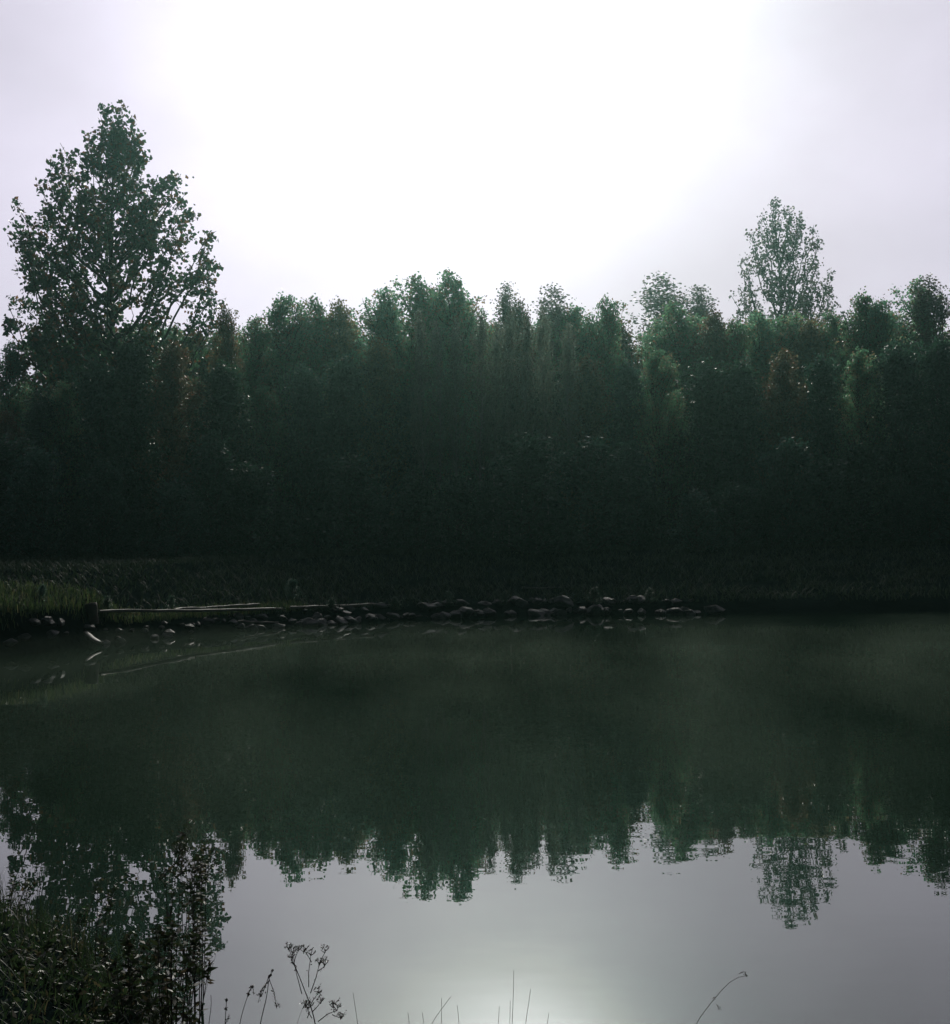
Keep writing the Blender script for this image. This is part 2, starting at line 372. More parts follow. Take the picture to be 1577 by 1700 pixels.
poplar('tall slender hazy poplar standing alone above the right-hand trees', 23, 1300, 99.0, (1290, 320), EDGE_R,
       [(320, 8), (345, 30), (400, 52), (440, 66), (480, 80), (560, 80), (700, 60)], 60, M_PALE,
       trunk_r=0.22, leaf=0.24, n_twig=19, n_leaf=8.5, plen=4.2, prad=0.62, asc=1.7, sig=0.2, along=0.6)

# forest kinds, each made once and copied
def kinds():
    K = {}
    def mk(key, name, seed, H, R_, cb, n, mat, bark, shape=0.7, low=0.25, **kw):
        r = make_tree(name, 'x', 'tree', seed, H, lambda rng: rand_tips(rng, H, R_, cb, n, shape, low), mat, bark, **kw)
        K[key] = (r, H)
    big = dict(trunk_r=0.16, leaf=0.17, n_twig=12, n_leaf=9.5, plen=2.0, prad=0.65, sig=0.16)
    mk('up1', 'alder_tree', 31, 16, 3.9, 0.16, 185, M_LEAF, M_BARK, 0.45, asc=1.3, **big)
    mk('up2', 'alder_tree', 32, 16, 3.6, 0.14, 175, M_LEAF, M_BARK, 0.6, asc=1.4, **big)
    mk('rd1', 'ash_tree', 33, 15, 3.7, 0.18, 165, M_RUST, M_BARK, 0.5, asc=0.9, **big)
    mk('rd2', 'ash_tree', 34, 15, 3.5, 0.15, 155, M_LEAF, M_BARK, 0.45, asc=1.0, **big)
    mk('sp1', 'birch_tree', 35, 16, 2.2, 0.42, 85, M_PALE, M_PBARK, 0.8, asc=1.5, trunk_r=0.10, leaf=0.13, n_twig=11, n_leaf=8, plen=1.7, prad=0.55, sig=0.14)
    mk('sp2', 'birch_tree', 36, 16, 2.3, 0.35, 85, M_PALE, M_PBARK, 0.6, asc=1.3, trunk_r=0.09, leaf=0.13, n_twig=11, n_leaf=7, plen=1.6, prad=0.6, sig=0.15)
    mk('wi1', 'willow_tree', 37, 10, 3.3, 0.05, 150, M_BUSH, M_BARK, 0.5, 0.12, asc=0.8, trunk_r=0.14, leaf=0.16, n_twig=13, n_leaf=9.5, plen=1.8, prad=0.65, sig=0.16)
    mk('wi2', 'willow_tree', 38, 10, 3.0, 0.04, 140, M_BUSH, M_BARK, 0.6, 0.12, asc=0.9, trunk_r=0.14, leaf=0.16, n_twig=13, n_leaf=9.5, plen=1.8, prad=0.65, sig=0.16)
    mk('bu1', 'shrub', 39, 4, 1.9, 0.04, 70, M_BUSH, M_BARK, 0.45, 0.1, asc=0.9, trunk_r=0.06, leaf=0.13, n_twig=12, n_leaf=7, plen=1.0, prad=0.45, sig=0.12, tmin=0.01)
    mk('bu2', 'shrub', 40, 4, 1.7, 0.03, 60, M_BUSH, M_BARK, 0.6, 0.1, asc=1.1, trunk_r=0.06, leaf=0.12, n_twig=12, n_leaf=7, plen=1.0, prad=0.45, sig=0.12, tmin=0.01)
    K['bu1'][0]['category'] = 'shrub'; K['bu2'][0]['category'] = 'shrub'
    return K
K = kinds(); USED = set()
prng = random.Random(5)
def plant(key, x, y, H, label, group=None, wide=1.0):
    root, H0 = K[key]; s = H / H0; sc = (s * wide, s * wide, s); loc = (x, y, gz(x, y) - 0.03); rz = prng.uniform(0, 6.28)
    if key not in USED:
        USED.add(key); root.location = loc; root.rotation_euler = (0, 0, rz); root.scale = sc; root['label'] = label
        if group: root['group'] = group
        return root
    return copy_tree(root, loc, rz, sc, label, group)
def skyline(key, px, py, Y, label, wide=1.0, group=None):
    p = at(px, py, Y); z = gz(p.x, Y)
    return plant(key, p.x, Y, p.z - z, label, group, wide)

SK = [
 ('rd1', 373, 505, 57, 'round-topped tree just right of the tall left poplar, lower than it', 0.62),
 ('rd2', 430, 527, 66, 'low feathery tree in the dip right of the tall left poplar', 1.0),
 ('up1', 482, 490, 66, 'tree with a blunt crown rising left of the pair beside the dip', 1.15),
 ('up2', 520, 496, 68, 'slim tree with a small pointed crown right of the blunt-crowned one', 1.0),
 ('rd1', 572, 493, 67, 'rounded brownish tree left of the central group of taller trees', 1.0),
 ('up1', 640, 474, 65, 'left shoulder tree of the tall central group', 1.1),
 ('up2', 683, 458, 64, 'pointed tree at the middle of the tall central group', 1.15),
 ('rd2', 718, 478, 66, 'round tree tucked between the two pointed central trees', 0.8),
 ('up2', 754, 451, 63, 'tallest spired tree at the centre of the far wood', 1.1),
 ('up1', 793, 497, 66, 'low crown just right of the central spire', 0.9),
 ('sp1', 840, 472, 65, 'airy slender tree right of the central spire with sky between its leaves', 1.2),
 ('rd1', 868, 500, 66, 'dark reddish crown between two airy slender trees', 0.7),
 ('sp2', 914, 474, 67, 'thin-leaved round-headed tree with sky showing through its top', 1.5),
 ('up1', 962, 506, 66, 'low dark tree right of the thin-leaved round-headed one', 1.0),
 ('rd2', 1012, 497, 66, 'bushy tree left of the pale distant pair', 0.8),
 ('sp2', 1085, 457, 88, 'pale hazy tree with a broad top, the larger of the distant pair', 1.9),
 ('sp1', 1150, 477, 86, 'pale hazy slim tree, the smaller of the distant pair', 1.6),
 ('up2', 1125, 505, 68, 'dark tree standing in front of the pale distant pair', 1.2),
 ('rd1', 1180, 517, 66, 'low reddish tree right of the pale distant pair', 0.9),
 ('rd2', 1216, 530, 66, 'lowest tree left of the tall slender poplar', 0.9),
 ('up2', 1262, 520, 67, 'dark tree at the left foot of the tall slender poplar', 1.1),
 ('rd1', 1335, 528, 67, 'dark tree in front of the tall slender poplar', 1.1),
 ('up1', 1378, 515, 68, 'dark tree at the right foot of the tall slender poplar', 1.0),
 ('up1', 1432, 490, 64, 'tree with a ragged narrow top right of the tall slender poplar', 1.0),
 ('rd2', 1478, 495, 62, 'reddish round tree between two ragged tops near the right edge', 0.9),
 ('up2', 1516, 468, 60, 'ragged tree second from the right edge of the wood', 1.1),
 ('sp2', 1556, 455, 58, 'spiky open-topped tree at the right edge of the wood', 1.4),
 ('rd2', 8, 568, 60, 'small rounded tree at the left edge beneath the tall poplar', 0.9),
]
for key, px, py, Y, lab, wd in SK: skyline(key, px, py, Y, lab, wd)

# front of the wood
G1 = 'dark leafy trees forming the front of the wood'
FR = [(-150, 640, 50), (-60, 680, 48), (5, 680, 52), (60, 655, 53), (100, 630, 53), (165, 590, 54), (235, 560, 54), (300, 565, 54), (365, 600, 53), (440, 640, 57), (500, 600, 58), (560, 590, 59), (620, 560, 60), (680, 640, 60), (760, 600, 61), (830, 650, 61), (900, 610, 61), (970, 590, 60), (1040, 600, 59), (1100, 580, 58), (1170, 590, 58), (1235, 600, 57), (1300, 580, 57), (1365, 590, 56), (1430, 580, 55), (1500, 560, 54), (1560, 560, 53), (1640, 540, 52), (1740, 520, 52)]
for i, (px, py, Y) in enumerate(FR):
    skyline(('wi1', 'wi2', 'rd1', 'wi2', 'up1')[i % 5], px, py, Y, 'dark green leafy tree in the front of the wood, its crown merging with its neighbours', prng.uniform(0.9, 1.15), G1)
G2 = 'low shrubs along the foot of the wood'
for i in range(34):
    px = -160 + i * 57 + prng.uniform(-15, 15); Y = (50 if px > 420 else 47) + prng.uniform(-1.5, 2.5)
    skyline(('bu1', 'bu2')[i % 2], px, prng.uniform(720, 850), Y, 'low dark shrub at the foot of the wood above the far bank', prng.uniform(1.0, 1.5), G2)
G0 = 'lower crowns between the tops of the wood'
for i in range(50):
    px = -80 + i * 35 + prng.uniform(-14, 14)
    if px < 90: continue
    skyline(('rd2', 'up1', 'rd1', 'up2', 'rd2')[i % 5], px, (546 if px < 480 else 532) + prng.uniform(-14, 16), 70.0 + prng.uniform(-1.5, 2.5), 'lower crown filling the gap between the taller tops of the wood', prng.uniform(1.0, 1.4), G0)
G3 = 'trees deeper in the wood'
for row, (Y, top) in enumerate([(73, 562), (82, 640), (93, 665), (106, 680)]):
    for i in range(19):
        px = -250 + i * 112 + (row % 2) * 50 + prng.uniform(-25, 25); tp_ = top if px > 110 else 650
        skyline(('rd2', 'up1', 'rd1', 'wi1')[(i + row) % 4], px, tp_ + prng.uniform(-25, 25), Y + prng.uniform(-3, 3), 'tree deep in the wood, only glimpsed between the crowns in front', prng.uniform(1.1, 1.4), G3)
# slender pale trunks that show in the middle
G4 = 'slim pale trunks in the middle of the wood'
for i, px in enumerate([700, 728, 752, 790, 812, 838, 858, 905, 935]):
    skyline(('sp1', 'sp2')[i % 2], px, prng.uniform(500, 545), prng.uniform(56, 58.5), 'slim pale-barked tree with a bare lower trunk in the middle of the wood', prng.uniform(0.55, 0.8), G4)


# ---------------------------------------------------------------- far bank: grass, stones, timber
def grass(mb, P, h, wd, rng, lean=0.35):
    n = len(P); P = np.asarray(P, float); a = rng.uniform(0, 6.283, n); hh = h * rng.uniform(0.5, 1.3, n)
    ld = np.column_stack([np.cos(a), np.sin(a), np.zeros(n)]) * (lean * hh * rng.uniform(0.2, 1.5, n))[:, None]
    b = a + 1.57 + rng.normal(size=n) * 0.5; sd_ = np.column_stack([np.cos(b), np.sin(b), np.zeros(n)]) * (wd * 0.5)
    up = np.column_stack([np.zeros(n), np.zeros(n), hh])
    m1 = P + up * 0.45 + ld * 0.25; m2 = P + up * 0.8 + ld * 0.6; tp = P + up * 0.97 + ld
    Vv = np.stack([P - sd_, P + sd_, m1 + sd_ * .85, m1 - sd_ * .85, m2 + sd_ * .55, m2 - sd_ * .55, tp + sd_ * .08, tp - sd_ * .08], 1)
    k = np.arange(n)[:, None] * 8
    Q = np.concatenate([k + [0, 1, 2, 3], k + [3, 2, 4, 5], k + [5, 4, 6, 7]], 0)
    mb.add(Vv.reshape(-1, 3), Q)
def scatter(rng, n, x0, x1, y0, y1, keep):
    out = []
    while len(out) < n:
        x, y = rng.uniform(x0, x1), rng.uniform(y0, y1)
        if keep(x, y): out.append((x, y, gz(x, y) - 0.02))
    return np.array(out)
rng = np.random.default_rng(77)
def k1(x, y):
    d = y - yfar(x)
    if d < 0.7: return False
    if -14 < x < -4.2 and 1.2 < d < 9: return rng.random() < 0.7
    c = noise.noise((x * 0.7, y * 0.7, 9.0))
    return rng.random() < 0.55 + c
mb = MB(); grass(mb, scatter(rng, 60000, -26, 30, 27, 53, k1), 0.20, 0.035, rng, 1.0)
mt = MB(); grass(mt, scatter(rng, 5000, -15, -9.3, 28, 32, lambda x, y: y - yfar(x) > 0.6), 0.22, 0.02, rng)
grass(mt, scatter(rng, 2500, -9.6, -5.0, 31, 37, lambda x, y: 0.9 < y - yfar(x) < 2.2), 0.18, 0.02, rng)
tag(mt.build('bank_edge_grass', M_GRASS), kind='stuff'); tag(mb.build('bank_grass', M_BANKG), kind='stuff')

def rock_mesh(seed):
    bm = bmesh.new(); bmesh.ops.create_icosphere(bm, subdivisions=3, radius=0.5)
    rr = random.Random(seed)
    cuts = [(Vector((rr.uniform(-1, 1), rr.uniform(-1, 1), rr.uniform(-0.7, 1))).normalized(), rr.uniform(0.22, 0.40)) for _ in range(9)]
    for v in bm.verts:
        p = v.co.copy()
        for n_, d_ in cuts:
            e_ = p.dot(n_) - d_
            if e_ > 0: p -= n_ * e_ * 0.92
        p += p.normalized() * noise.noise(p * 4 + Vector((seed, 0, 0))) * 0.06
        v.co = (p.x * 1.25, p.y * 0.95, p.z * 0.72)
    me = bpy.data.meshes.new('stone'); bm.to_mesh(me); bm.free(); me.materials.append(M_ROCK)
    return me
RM = [rock_mesh(i * 3 + 1) for i in range(8)]
def rock(x, y, z, sz, label, group=None):
    o = bpy.data.objects.new('stone', RM[prng.randrange(8)]); COL.objects.link(o)
    o.location = (x, y, z); o.rotation_euler = (prng.uniform(-.25, .25), prng.uniform(-.25, .25), prng.uniform(0, 6.28))
    o.scale = (sz, sz * prng.uniform(.75, 1.1), sz * prng.uniform(.7, 1.0))
    tag(o, label, 'stone', group); return o
GR = 'stones edging the far bank'
for i in range(112):
    px = 515 + i * 5.7 + prng.uniform(-5, 5); x = (px - 788) / F * 38
    sz = 0.14 + 0.46 * prng.random() ** 1.8 * (1.15 if 850 < px < 1000 else 1)
    row = prng.random() < 0.45
    y = yfar(x) + (0.75 if row else 0.12) + prng.uniform(-.1, .2)
    rock(x, y, (0.36 if row else 0.08) + prng.uniform(-.04, .08), sz, 'grey wet stone in the row edging the far bank of the pond', GR)
GL = 'rubble on the slope under the long timbers'
for i in range(64):
    t_ = i / 63; x = -10.6 + 6.9 * t_ + prng.uniform(-.1, .1)
    y = yfar(x) + prng.uniform(0.0, 0.75); rock(x, y, max(0.0, gz(x, y)) + 0.02, prng.uniform(0.16, 0.42), 'small dark stone in the rubble slope below the long pale timbers', GL)
for px, hh, lab in ((560, .3, 'weed sprouting at the left end of the stone edging'), (655, .28, 'second weed from the left among the edging stones'), (742, .35, 'weed between the edging stones left of the big boulder'), (836, .3, 'weed just left of the big boulder'), (985, .4, 'weed right of the big boulder on the stone edging'), (1075, .35, 'weed among the last stones at the right of the edging')):
    x = (px - 788) / F * 38.5; plant('bu2', x, yfar(x) + 0.7, hh + 0.15, lab, None, 1.5)
rk = at(1187, 1002, 37.6); rock(rk.x, rk.y, 0.16, 0.55, 'pale grey boulder at the right end of the stone edging')
rk = at(930, 1003, 38.9); rock(rk.x, rk.y, 0.40, 0.72, 'largest boulder on top of the stone edging, near its middle')
rk = at(400, 1047, 34.2); rock(rk.x, rk.y, 0.12, 0.34, 'light wet stone at the water line below the long timbers')

def beam(name, a, b, wid, th, mat, label, cat, nseg=14, seed=1):
    """a squared timber from a to b with slightly uneven edges and worn ends"""
    a, b = Vector(a), Vector(b); d = (b - a); L = d.length; d.normalize()
    s_ = d.cross(Vector((0, 0, 1))).normalized(); u_ = s_.cross(d)
    rr = random.Random(seed); mb = MB(); rings = []
    for i in range(nseg + 1):
        c = a + d * (L * i / nseg) + u_ * (rr.uniform(-.012, .012) - 0.02 * math.sin(math.pi * i / nseg)) + s_ * (rr.uniform(-.02, .02) + 0.012 * L * math.sin(2.2 * i / nseg + seed))
        e_ = 0.8 if i in (0, nseg) else 1.0
        w_, h_ = wid / 2 * e_, th / 2 * e_; bv = min(w_, h_) * 0.3
        for sx, sz in ((-w_, -h_ + bv), (-w_ + bv, -h_), (w_ - bv, -h_), (w_, -h_ + bv), (w_, h_ - bv), (w_ - bv, h_), (-w_ + bv, h_), (-w_, h_ - bv)):
            rings.append(c + s_ * (sx + rr.uniform(-.003, .003)) + u_ * (sz + rr.uniform(-.003, .003)))
    Q = [[i * 8 + j, i * 8 + (j + 1) % 8, (i + 1) * 8 + (j + 1) % 8, (i + 1) * 8 + j] for i in range(nseg) for j in range(8)]
    for o0 in (0, nseg * 8): Q += [[o0, o0 + 1, o0 + 2, o0 + 3], [o0, o0 + 3, o0 + 4, o0 + 7], [o0 + 7, o0 + 4, o0 + 5, o0 + 6]]
    mb.add([tuple(v) for v in rings], Q)
    return tag(mb.build(name, mat), label, cat)
def onbank(px, py, Y, dz=0.0):
    p = at(px, py, Y); return p
def onb(px, d, dz=0.05):
    """point of the bank top d metres behind the water line, in the direction of this pixel column"""
    for Y in np.arange(28, 42, 0.05):
        p = at(px, 1030, Y)
        if Y - yfar(p.x) >= d: break
    return Vector((p.x, Y, gz(p.x, Y) + dz))
beam('timber_pole', onb(163, 1.05, 0.09), onb(470, 0.95, 0.09), 0.2, 0.07, M_WOOD, 'longest pale timber lying along the top edge of the left bank', 'timber', seed=3)
beam('timber_pole', onb(292, 1.75, 0.13), onb(430, 1.7, 0.13), 0.16, 0.08, M_WOOD, 'shorter pale timber lying just behind the longest one', 'timber', seed=4)
beam('timber_pole', onb(482, 0.95, 0.10), onb(622, 0.9, 0.10), 0.16, 0.08, M_WOOD, 'thin dim timber continuing to the right of the dark bush on the bank', 'timber', seed=5)
beam('timber_pole', onb(392, 0.3, 0.05), onb(462, 0.25, 0.05), 0.14, 0.06, M_WOOD, 'short wet timber at the water line below the long ones', 'timber', seed=8)
beam('timber_pole', at(866, 976, 42.0), at(936, 976, 42.4), 0.16, 0.08, M_ROCK, 'short grey log lying in the grass above the stone edging', 'log', seed=6)
beam('leaning_plank', at(141, 1049, 29.9), at(167, 1067, 29.6), 0.14, 0.05, M_WOOD, 'short pale plank leaning from the left bank into the water', 'plank', 6, seed=7)
st = MB(); c0 = at(150, 1046, 30.0)
c0 = onb(150, 0.95, 0.1)
st.tube([(c0.x, c0.y, c0.z - 0.35), (c0.x, c0.y, c0.z - .1), (c0.x + .01, c0.y, c0.z + 0.08), (c0.x, c0.y, c0.z + 0.16), (c0.x, c0.y, c0.z + 0.165)], [0.21, 0.18, 0.165, 0.16, 0.001], 14)
tag(st.build('tree_stump', M_STUMP, smooth=False), 'dark stump at the corner of the left bank where the timbers begin', 'stump')
plant('bu1', at(484, 1000, 37.6).x, 37.9, 0.65, 'small dark bush at the right end of the long pale timbers', None, 1.1)
for px, py, Y, lab in ((178, 1020, 31.6, 'tiny leafy weed on the bank beside the stump'), (285, 1022, 34.2, 'tiny leafy weed behind the middle of the longest timber'), (70, 1004, 30.3, 'grassy weed tuft on top of the left bank')):
    p = at(px, py, Y); plant('bu2', p.x, Y, 0.42, lab, None, 1.3)

# ---------------------------------------------------------------- near bank
nb = MB()
def k2(x, y):
    d = ynear(x) - y
    return d > 0.0 and not (x > -1.5 and d < 0.2)
P = scatter(rng, 15000, -7, -1.0, 4.2, 11, k2); grass(nb, P, 0.13, 0.007, rng, 0.8)
P = scatter(rng, 5000, -1.4, 7, 1.5, 5.2, k2); grass(nb, P, 0.16, 0.006, rng, 0.6)
P = scatter(rng, 350, -5.5, -1.6, 5.2, 9.3, lambda x, y: -0.1 < ynear(x) - y < 0.5); grass(nb, P, 0.26, 0.006, rng, 0.4)
# low broad-leaved cover between the blades
P = scatter(rng, 9000, -6, -1.3, 4.5, 9.5, lambda x, y: ynear(x) - y > 0.02)
P[:, 2] += rng.uniform(0.02, 0.15, len(P)) * (0.4 + 0.6 * np.array([noise.noise((p[0] * 2, p[1] * 2, 0)) + .5 for p in P])); nb.leaves(P, 0.045, rng, up=0.1, aspect=0.5)
tag(nb.build('grass', M_WEED), kind='stuff')

def weed(loc, H, ns, spread, leaf, nl, rng, label, lean=(0, 0), name='leafy_weed', top=1.0, group=None, curl=0.1):
    root = empty(name, loc); tag(root, label, 'plant', group)
    st, lf = MB(), MB()
    for i in range(ns):
        a = rng.uniform(0, 6.28); r = spread * math.sqrt(rng.random()); h = H * (rng.uniform(0.72, 0.99) if i else 1.0)
        b = np.array([r * math.cos(a) * .6, r * math.sin(a) * .6, -0.05]); tp = np.array([r * math.cos(a) * 1.5 + lean[0] * h, r * math.sin(a) * 1.5 + lean[1] * h, h])
        mid = (b + tp) / 2 + rng.normal(size=3) * curl * h * 0.4
        Pp = curve3(b, mid, tp, 10); st.tube(Pp, np.linspace(0.004, 0.0013, 10), 4)
        n = int(nl * h / H); tt = rng.uniform(0.18, top, n) ** 0.75; k = tt * 9; i0 = np.clip(k.astype(int), 0, 8); fr = (k - i0)[:, None]
        C = Pp[i0] * (1 - fr) + Pp[i0 + 1] * fr
        ang = rng.uniform(0, 6.28, n); ax = np.column_stack([np.cos(ang), np.sin(ang), rng.uniform(-.3, .7, n)])
        ll = leaf * (1.15 - 0.55 * tt); lf.leaves(C + ax * (ll * .5)[:, None], leaf, rng, aspect=0.3, axis=ax)
        # small top sprays
        m_ = 5
        for q in range(m_):
            e_ = tp + rng.normal(size=3) * [0.03, 0.03, 0.02] * (H / .8) + [0, 0, -0.02 * q]
            st.tube([Pp[-2], (Pp[-2] + e_) / 2, e_], [0.0014, 0.001, 0.0008], 3); lf.leaves(e_ + rng.normal(size=(7, 3)) * 0.009, 0.02, rng, aspect=0.55)
    st.build('stems', M_STEM, root); lf.build('foliage', M_WEED, root)
    return root
def wd(px, py, Y, *a, **k):
    """weed whose highest tip reaches this pixel"""
    p = at(px, py, Y); z = gz(p.x, Y); return weed((p.x, Y, z), p.z - z, *a, **k)
r2 = np.random.default_rng(9)
wd(275, 1380, 6.9, 8, 0.17, 0.05, 24, r2, 'tall dense leafy weed with pale flower tips, the highest at the lower left')
wd(322, 1405, 6.7, 9, 0.08, 0.055, 28, r2, 'slimmer leafy weed at the right side of the tall dense one')
wd(215, 1550, 6.2, 9, 0.12, 0.06, 34, r2, 'bushy weed in front of the tall dense one, by the left foot of its stems')
wd(285, 1530, 5.8, 14, 0.14, 0.06, 30, r2, 'dark thicket of stems at the foot of the tall dense weed')
wd(150, 1470, 7.4, 3, 0.10, 0.05, 24, r2, 'sparse upright weed left of the tall dense one')
wd(110, 1510, 7.6, 3, 0.12, 0.045, 18, r2, 'thin stemmed weed standing at the water edge between the sparse upright one and the corner')
wd(8, 1448, 8.2, 6, 0.14, 0.05, 26, r2, 'leafy weed cut by the left edge of the view', lean=(0.05, 0))
wd(48, 1530, 8.3, 8, 0.10, 0.05, 20, r2, 'short reddish weed tuft on the corner of the near bank')
wd(120, 1615, 6.4, 10, 0.2, 0.06, 28, r2, 'low spreading weed in the middle of the near bank')
wd(40, 1590, 6.6, 10, 0.22, 0.06, 28, r2, 'low spreading weed near the left edge of the near bank')
wd(190, 1640, 5.6, 9, 0.16, 0.05, 24, r2, 'low weed at the bottom of the view below the bushy one')

# separate seed stalks in front of the water
def stalk(pts, Y, r, label, cat='grass stalk', name='grass_stalk', heads=(), group=None, spike=0.0):
    """pts: pixels from the bottom edge to the tip; the stem goes on down to the ground below the view"""
    W = [at(px, py, Y) for px, py in pts]
    d = (W[0] - W[1]).normalized(); d = (d + Vector((0, 0, -1.2))).normalized(); foot = W[0].copy()
    low = []
    while foot.z > gz(foot.x, foot.y) - 0.03 and len(low) < 40:
        d = (d * 0.85 + Vector((0, 0, -0.15))).normalized(); foot = foot + d * 0.06; low.append(foot.copy())
    P = list(reversed(low)) + W; base = P[0].copy()
    root = empty(name, base); tag(root, label, cat, group)
    A = np.array([tuple(p - base) for p in P])
    st, hd = MB(), MB()
    # resample smoothly
    L = np.concatenate([[0], np.cumsum(np.linalg.norm(np.diff(A, axis=0), axis=1))]); q = np.linspace(0, L[-1], 26)
    A = np.column_stack([np.interp(q, L, A[:, i]) for i in range(3)])
    for _ in range(2): A[1:-1] = (A[:-2] + 2 * A[1:-1] + A[2:]) / 4
    st.tube(A, np.linspace(r * 1.3, r * 0.45, len(A)), 5)
    rg = np.random.default_rng(int(abs(pts[0][0])) + 3)
    # a slim spikelet head near the tip
    if spike:
        k = max(2, int(spike / (L[-1] / 25))); Z = A[-k:]
        C = Z[rg.integers(0, len(Z), 40)] + rg.normal(size=(40, 3)) * 0.0022
        ax = np.repeat((A[-1] - A[-k])[None], 40, 0); ax /= np.linalg.norm(ax[0]) + 1e-9
        hd.leaves(C, 0.010, rg, aspect=0.35, axis=ax)
    for poly, n, sz in heads:
        B = np.array([tuple(at(px, py, Y) - base + Vector((0, rg.uniform(-.02, .02), 0))) for px, py in poly])
        st.tube(B, np.linspace(r * 0.6, r * 0.3, len(B)), 4)
        hh_ = MB() if cat == 'grass stalk' else hd
        if n:
            t0 = rg.uniform(0.35 if len(B) > 2 else 0.1, 1, n) * (len(B) - 1); i0 = np.clip(t0.astype(int), 0, len(B) - 2); fr = (t0 - i0)[:, None]
            hh_.leaves(B[i0] * (1 - fr) + B[i0 + 1] * fr + rg.normal(size=(n, 3)) * sz * 0.45, sz, rg, aspect=0.5)
        if hh_ is not hd and hh_.n: hh_.build('seed_head', M_DRY, root)
    st.build('stem', M_STEM, root)
    if hd.n: hd.build('seed_head', M_DRY, root)
    return root
def fork(x, y, ex, ey, k=4, sp=9, seed=0):
    """branch from (x, y) to (ex, ey) ending in a small spray of heads"""
    rr = random.Random(seed); out = [([(x, y), ((x + ex) / 2 + rr.uniform(-2, 2), (y + ey) / 2), (ex, ey)], 5, 0.008)]
    for i in range(k):
        a = -1.57 + (i - (k - 1) / 2) * 0.5 + rr.uniform(-.15, .15); L = sp * rr.uniform(.7, 1.3); tx, ty = ex + math.cos(a) * L, ey + math.sin(a) * L
        out.append(([(ex, ey), (tx, ty)], 0, 0.005)); out.append(([(tx - 1.5, ty + 1), (tx + 1.5, ty - 2)], 7, 0.0065))
    return out
H = []
for sx, sy, ex, ey, sd_ in ((501, 1650, 486, 1582, 1), (494, 1618, 479, 1576, 2), (488, 1600, 495, 1578, 3), (512, 1640, 516, 1586, 4), (516, 1600, 505, 1580, 5), (515, 1650, 530, 1600, 6), (530, 1602, 540, 1580, 7), (528, 1612, 539, 1603, 8), (490, 1606, 484, 1592, 9),
                            (520, 1676, 533, 1664, 10), (528, 1695, 560, 1675, 11), (556, 1678, 553, 1670, 12), (518, 1690, 508, 1670, 13), (515, 1668, 528, 1650, 14), (510, 1690, 512, 1676, 15), (552, 1682, 566, 1690, 16)):
    H += fork(sx, sy, ex, ey, 4, 8, sd_)
stalk([(524, 1700), (517, 1672), (508, 1650), (502, 1636), (497, 1620), (488, 1600)], 4.5, 0.0032, 'branching ragwort gone to seed, its flat top spread against the pale water', 'wildflower', 'ragwort', H)
stalk([(431, 1700), (436, 1680), (444, 1655), (446, 1630), (445, 1614), (449, 1607), (452, 1611)], 4.4, 0.0026, 'drooping seed stalk with hooked tip just left of the ragwort', 'grass stalk', 'grass_stalk',
      [([(446, 1622), (439, 1640), (434, 1655)], 22, 0.009), ([(446, 1630), (433, 1645), (427, 1668)], 30, 0.009), ([(447, 1625), (455, 1648), (461, 1672)], 26, 0.009), ([(461, 1664), (465, 1672)], 8, 0.008)], spike=0.05)
stalk([(397, 1700), (405, 1670), (412, 1650), (418, 1638)], 4.4, 0.0022, 'slanting stalk with a bent brown tip left of the drooping one', heads=[([(412, 1648), (420, 1637), (422, 1650)], 16, 0.008)], spike=0.05)
stalk([(373, 1700), (375, 1680), (376, 1660)], 4.3, 0.0026, 'short stiff spike with a dark head left of the slanting stalk', heads=[([(374, 1700), (379, 1688)], 12, 0.008)], spike=0.06)
stalk([(346, 1700), (349, 1680), (353, 1666), (350, 1652)], 4.4, 0.0022, 'short curved blade beside the leafy weeds')
stalk([(328, 1700), (335, 1670), (346, 1628), (358, 1586)], 4.6, 0.0011, 'long hair-thin stalk rising from the edge of the leafy weeds')
stalk([(492, 1700), (503, 1672), (511, 1652)], 4.8, 0.0010, 'hair-thin stalk leaning behind the ragwort foot')
for pts, lab in (([(594, 1700), (590, 1675), (586, 1648)], 'first thin bare stalk right of the ragwort'),
                 ([(680, 1700), (678, 1690), (677, 1681)], 'short stalk left of the crossing pair'),
                 ([(704, 1700), (702, 1690), (701, 1681)], 'short stalk at the foot of the crossing pair'),
                 ([(714, 1700), (731, 1678), (748, 1655)], 'slanting stalk of the crossing pair'),
                 ([(733, 1700), (733, 1680), (733, 1657)], 'upright stalk of the crossing pair'),
                 ([(762, 1700), (761, 1684), (759, 1669)], 'stalk just right of the crossing pair'),
                 ([(827, 1700), (828, 1685), (829, 1671)], 'short stalk left of the tallest thin one'),
                 ([(846, 1700), (847, 1680), (847, 1662)], 'stalk touching the tallest thin one'),
                 ([(850, 1700), (852, 1660), (853, 1611)], 'tallest thin upright stalk above the bright glow on the water'),
                 ([(872, 1700), (877, 1670), (881, 1642)], 'leaning stalk just right of the tallest thin one'),
                 ([(908, 1700), (910, 1690), (911, 1682)], 'last short stalk right of the glow on the water')):
    stalk(pts, 4.5, 0.0017, lab, spike=0.0)
stalk([(1152, 1700), (1168, 1680), (1185, 1660), (1202, 1638), (1216, 1623), (1226, 1616), (1236, 1615), (1242, 1619)], 4.3, 0.0017, 'lone arching stalk with a nodding tip at the lower right',
      heads=[([(1226, 1616), (1236, 1615), (1241, 1622)], 18, 0.007), ([(1188, 1664), (1192, 1672), (1196, 1677)], 9, 0.006), ([(1184, 1660), (1186, 1657)], 6, 0.007)])
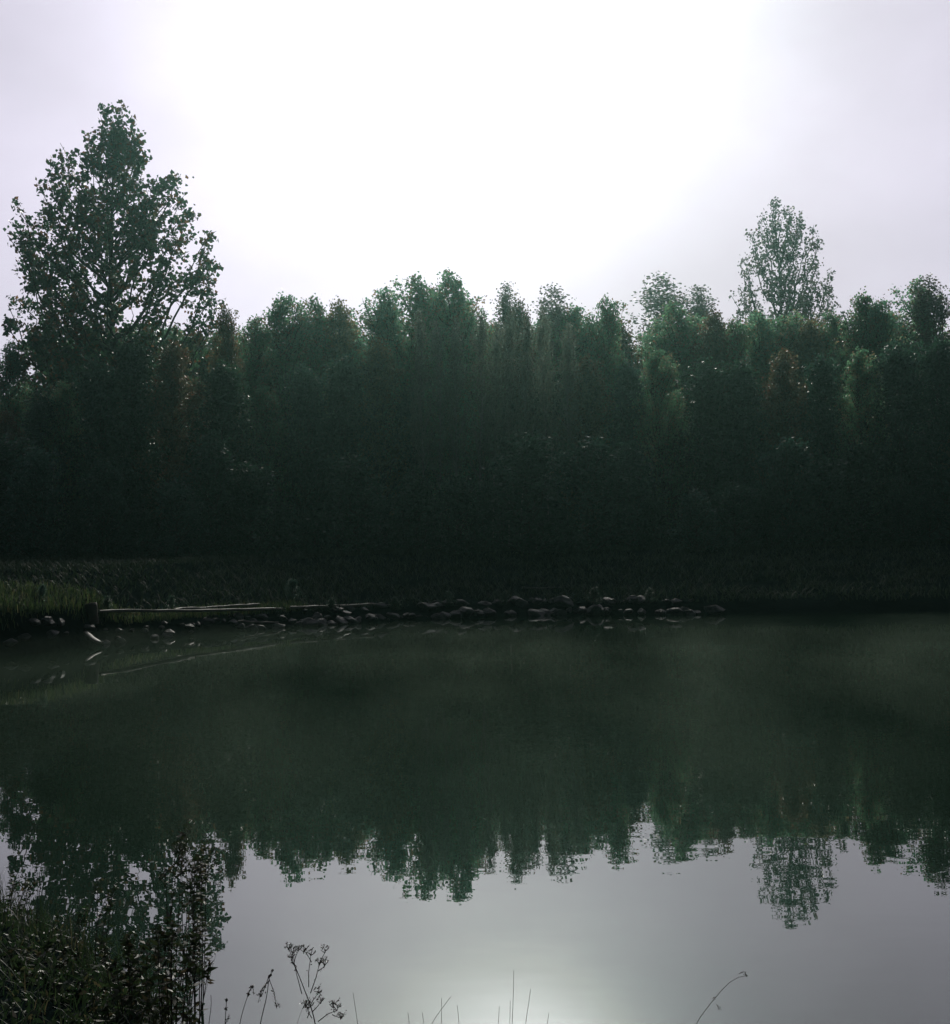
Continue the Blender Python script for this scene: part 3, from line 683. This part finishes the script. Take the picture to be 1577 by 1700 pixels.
# long arching blades at the left corner
for i, (pts, Y, lab) in enumerate((([(158, 1600), (160, 1540), (175, 1490), (198, 1462)], 6.9, 'pale arching blade curving right among the leafy weeds'),
                                   ([(90, 1560), (70, 1530), (40, 1523), (22, 1530)], 7.9, 'arching blade bowing left over the corner of the bank'),
                                   ([(60, 1550), (62, 1500), (70, 1455)], 8.1, 'upright thin blade at the corner of the bank'),
                                   ([(48, 1550), (45, 1505), (38, 1480)], 8.1, 'upright thin blade nearest the left edge'))):
    stalk(pts, Y, 0.0028, lab)

# ---------------------------------------------------------------- mist lying on the pond
bm = bmesh.new(); bmesh.ops.create_cube(bm, size=1)
for v in bm.verts: v.co = Vector((v.co.x * 90, v.co.y * 20 + 21.0, (v.co.z + 0.5) * 0.4 + 0.02))
me = bpy.data.meshes.new('mist'); bm.to_mesh(me); bm.free()
ms = bpy.data.objects.new('mist', me); COL.objects.link(ms); tag(ms, kind='stuff')
m, t, o = newmat('mist_air')
pv = N(t, 'ShaderNodeVolumePrincipled'); pv.inputs['Color'].default_value = (0.74, 1.0, 0.76, 1); pv.inputs['Anisotropy'].default_value = 0.6
tcn = N(t, 'ShaderNodeTexCoord'); mpn = N(t, 'ShaderNodeMapping'); mpn.inputs['Scale'].default_value = (0.5, 0.22, 0.8)
n1 = N(t, 'ShaderNodeTexNoise'); n1.inputs['Scale'].default_value = 1.0; n1.inputs['Detail'].default_value = 2
t.links.new(tcn.outputs['Object'], mpn.inputs['Vector']); t.links.new(mpn.outputs[0], n1.inputs['Vector'])
t.links.new(mth(t, 'MULTIPLY', mth(t, 'MULTIPLY_ADD', n1.outputs['Fac'], 2.6, -0.95, clamp=True), 0.009), pv.inputs['Density'])
t.links.new(pv.outputs[0], o.inputs['Volume']); me.materials.append(m)
cy.volume_step_rate = 2.0; cy.volume_max_steps = 64

# ---------------------------------------------------------------- haze
bm = bmesh.new(); bmesh.ops.create_cube(bm, size=1)
for v in bm.verts: v.co = Vector((v.co.x * 540, v.co.y * 410 + 135, (v.co.z + 0.5) * 38 - 4.5))
me = bpy.data.meshes.new('haze'); bm.to_mesh(me); bm.free()
hz = bpy.data.objects.new('haze', me); COL.objects.link(hz); tag(hz, kind='stuff')
m, t, o = newmat('haze_air')
pv = N(t, 'ShaderNodeVolumePrincipled'); pv.inputs['Color'].default_value = (0.52, 1.0, 0.86, 1)
pv.inputs['Density'].default_value = 0.0006; pv.inputs['Anisotropy'].default_value = 0.9
t.links.new(pv.outputs[0], o.inputs['Volume']); me.materials.append(m)
